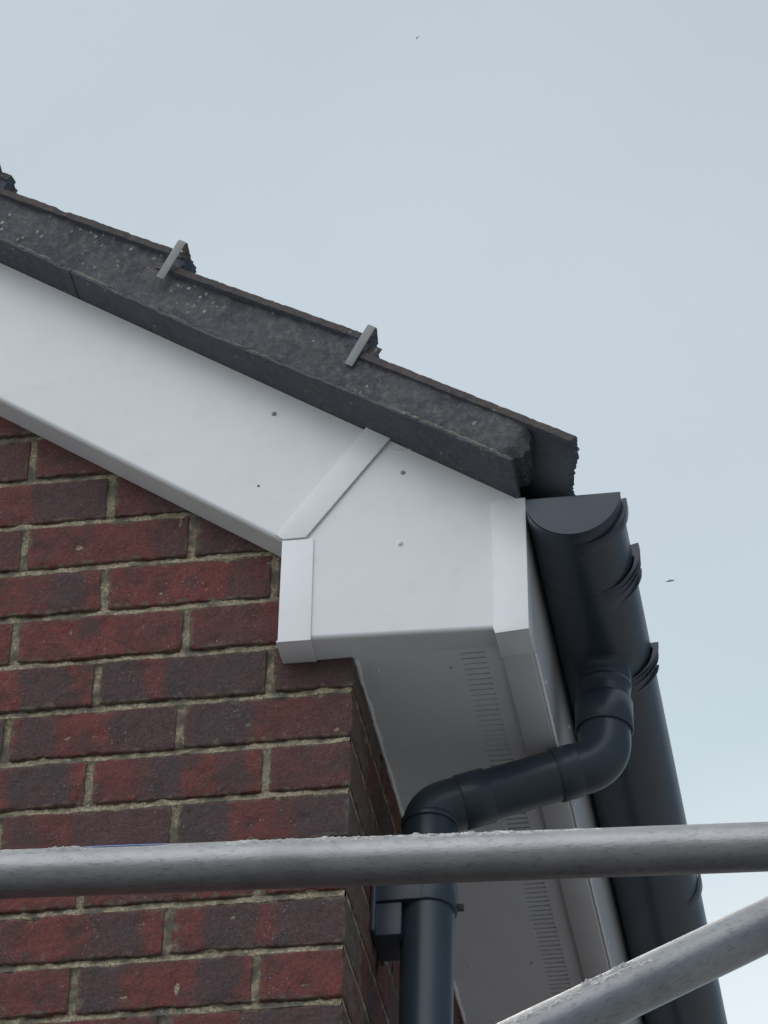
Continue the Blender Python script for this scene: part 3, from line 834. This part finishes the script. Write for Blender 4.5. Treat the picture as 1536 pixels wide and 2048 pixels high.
# ------------------------------------------------------------------ scaffold tubes
def scaffold(name, a, b_, label, splats, ext0, ext1):
    """a, b: two points (mm) seen in the photograph; the tube runs on past both"""
    A = V(*a); B = V(*b_); d = (B - A).normalized(); P0 = A - d * ext0; P1 = B + d * ext1
    L = (P1 - P0).length; q = d.to_track_quat('Z', 'Y')
    m = MB(); seg = 72; n = 260
    ups = q.inverted() @ Vector((0, -math.sin(math.radians(46)), math.cos(math.radians(46)))); ua = math.atan2(ups.y, ups.x)
    def f(i, j):
        z_ = L * i / n; th = 2 * math.pi * j / seg
        r = .02415 + nz(math.cos(th) * 24, math.sin(th) * 24, z_ * 1000, .02) * .00018
        return Vector((r * math.cos(th), r * math.sin(th), z_))
    m.grid(f, n, seg)
    for zc in (0, L):
        k = len(m.v); m.v.extend([Vector((.02415 * math.cos(2 * math.pi * j / seg), .02415 * math.sin(2 * math.pi * j / seg), zc)) for j in range(seg)]); m.face(range(k, k + seg))
    o = m.build(name, mSTEEL, None, smooth=60, origin=Vector((0, 0, 0)))
    o.location = P0; o.rotation_mode = 'QUATERNION'; o.rotation_quaternion = q
    tag(o, label, 'scaffold tube', 'steel scaffold tubes')
    o['_w'] = [0, 0, 0]
    # dried cement crust along the top of the tube
    off = (A - P0).length
    for z0_, z1_, t0, hw, th_ in splats:
        nz_ = max(6, int((z1_ - z0_) / 1.6)); nt_ = 16; cr = MB()
        def f2(i, j):
            z_ = (z0_ + (z1_ - z0_) * i / nz_) ; a_ = ua + math.radians(t0 + hw * (j / nt_ * 2 - 1))
            e = max(0, 1 - abs(i / nz_ * 2 - 1) ** 6) * max(0, 1 - abs(j / nt_ * 2 - 1) ** 2)
            g = nz(z_, a_ * 30, 0, .045, 4) * .9 + nz(z_ * .6, a_ * 30, 7, .18, 2) * 1.1 + nz(z_, a_ * 30, 3, .5, 2) * .8
            r = 24.15 + (th_ * g * 2.6 + th_ * .25) * e - .22
            return Vector((r / 1000 * math.cos(a_), r / 1000 * math.sin(a_), off + z_ / 1000))
        cr.grid(f2, nz_, nt_)
        cr.build('cement_crust', mSPLAT, o, smooth=60)
    return o, off, ua
t1, off1, ua1 = scaffold('scaffold_tube', (-180.1, -860.4, -798), (571.2, -811.3, -798), 'horizontal galvanised scaffold tube crossing in front of the brick wall',
    [(225, 400, 6, 19, 1.1), (340, 530, 4, 17, 1.0), (44, 96, 0, 14, 1.2), (-60, 40, 2, 12, .4), (520, 600, 2, 12, .35)], 2.3, 1.5)
pb = MB()
def fp(i, j):
    z_ = 84 + 86 * i / 30; w_ = 5.0 * math.sin(math.pi * i / 30) ** .5 if 0 < i < 30 else .1
    a_ = ua1 + math.radians(PAINT_A + w_ * (j / 4 * 2 - 1)); r = 24.75
    return Vector((r / 1000 * math.cos(a_), r / 1000 * math.sin(a_), off1 + z_ / 1000))
PAINT_A = -2
pb.grid(fp, 30, 4); pb.build('paint_mark', mPAINT, t1, smooth=180)
t2, off2, ua2 = scaffold('scaffold_tube', (453.9, -1019, -1074), (577, -932, -960), 'slanting galvanised scaffold tube in the lower right corner',
    [(-260, -20, 16, 12, .9), (-100, 40, 18, 10, .9), (-60, 20, -2, 7, 1.6)], 3.2, 2.6)

# ------------------------------------------------------------------ two specks in the sky
def insect(loc, sc, label, roll, mb_):
    e = empty('flying_insect', Vector(loc), label, 'insect', 'flying insects in the sky')
    m = MB(); w0 = Vector(loc)
    d = Vector((math.cos(roll), 0, math.sin(roll)))
    m.tube([w0 + d * (sc * a) for a in (-1, -.6, 0, .5, .8, 1)], [sc * r * 1000 for r in (.05, .16, .2, .16, .12, .03)], 10)
    m.build('body', mb_, e, smooth=180)
    for sg in (-1, 1):
        wv = MB(); up = Vector((-d.z, .5 * sg, d.x)).normalized(); k = 8; pts = []
        for i in range(k + 1):
            a = math.pi * 2 * i / (k + 1); pts.append(w0 + up * sc * (.25 + .2 * math.cos(a)) + d * sc * .28 * math.sin(a))
        for p_ in pts: wv.v.append(p_)
        for p_ in pts: wv.v.append(p_ + Vector((0, sc * .03, 0)))
        n_ = len(pts); wv.face(range(n_)); wv.face([n_ + q for q in range(n_)][::-1])
        for i in range(n_): wv.face((i, (i + 1) % n_, n_ + (i + 1) % n_, n_ + i))
        wv.build('wing', mWING, e)
    return e
mWING, t, b = mat("insect_wing"); b.inputs['Base Color'].default_value = (.45, .5, .52, 1); b.inputs['Alpha'].default_value = .35
mBUG = flat("insect_body", (0.30, 0.33, 0.34), .6)
insect((.4216, -2.0, (-827 + Z0) / 1000), .0019, 'tiny dark flying insect high in the sky above the roof', .9, mBUG)
insect((.600, -2.0, (-1345 + Z0) / 1000), .0030, 'faint pale flying insect in the sky right of the gutter', .12, mBUG)

for o in bpy.data.objects:
    if '_w' in o: del o['_w']
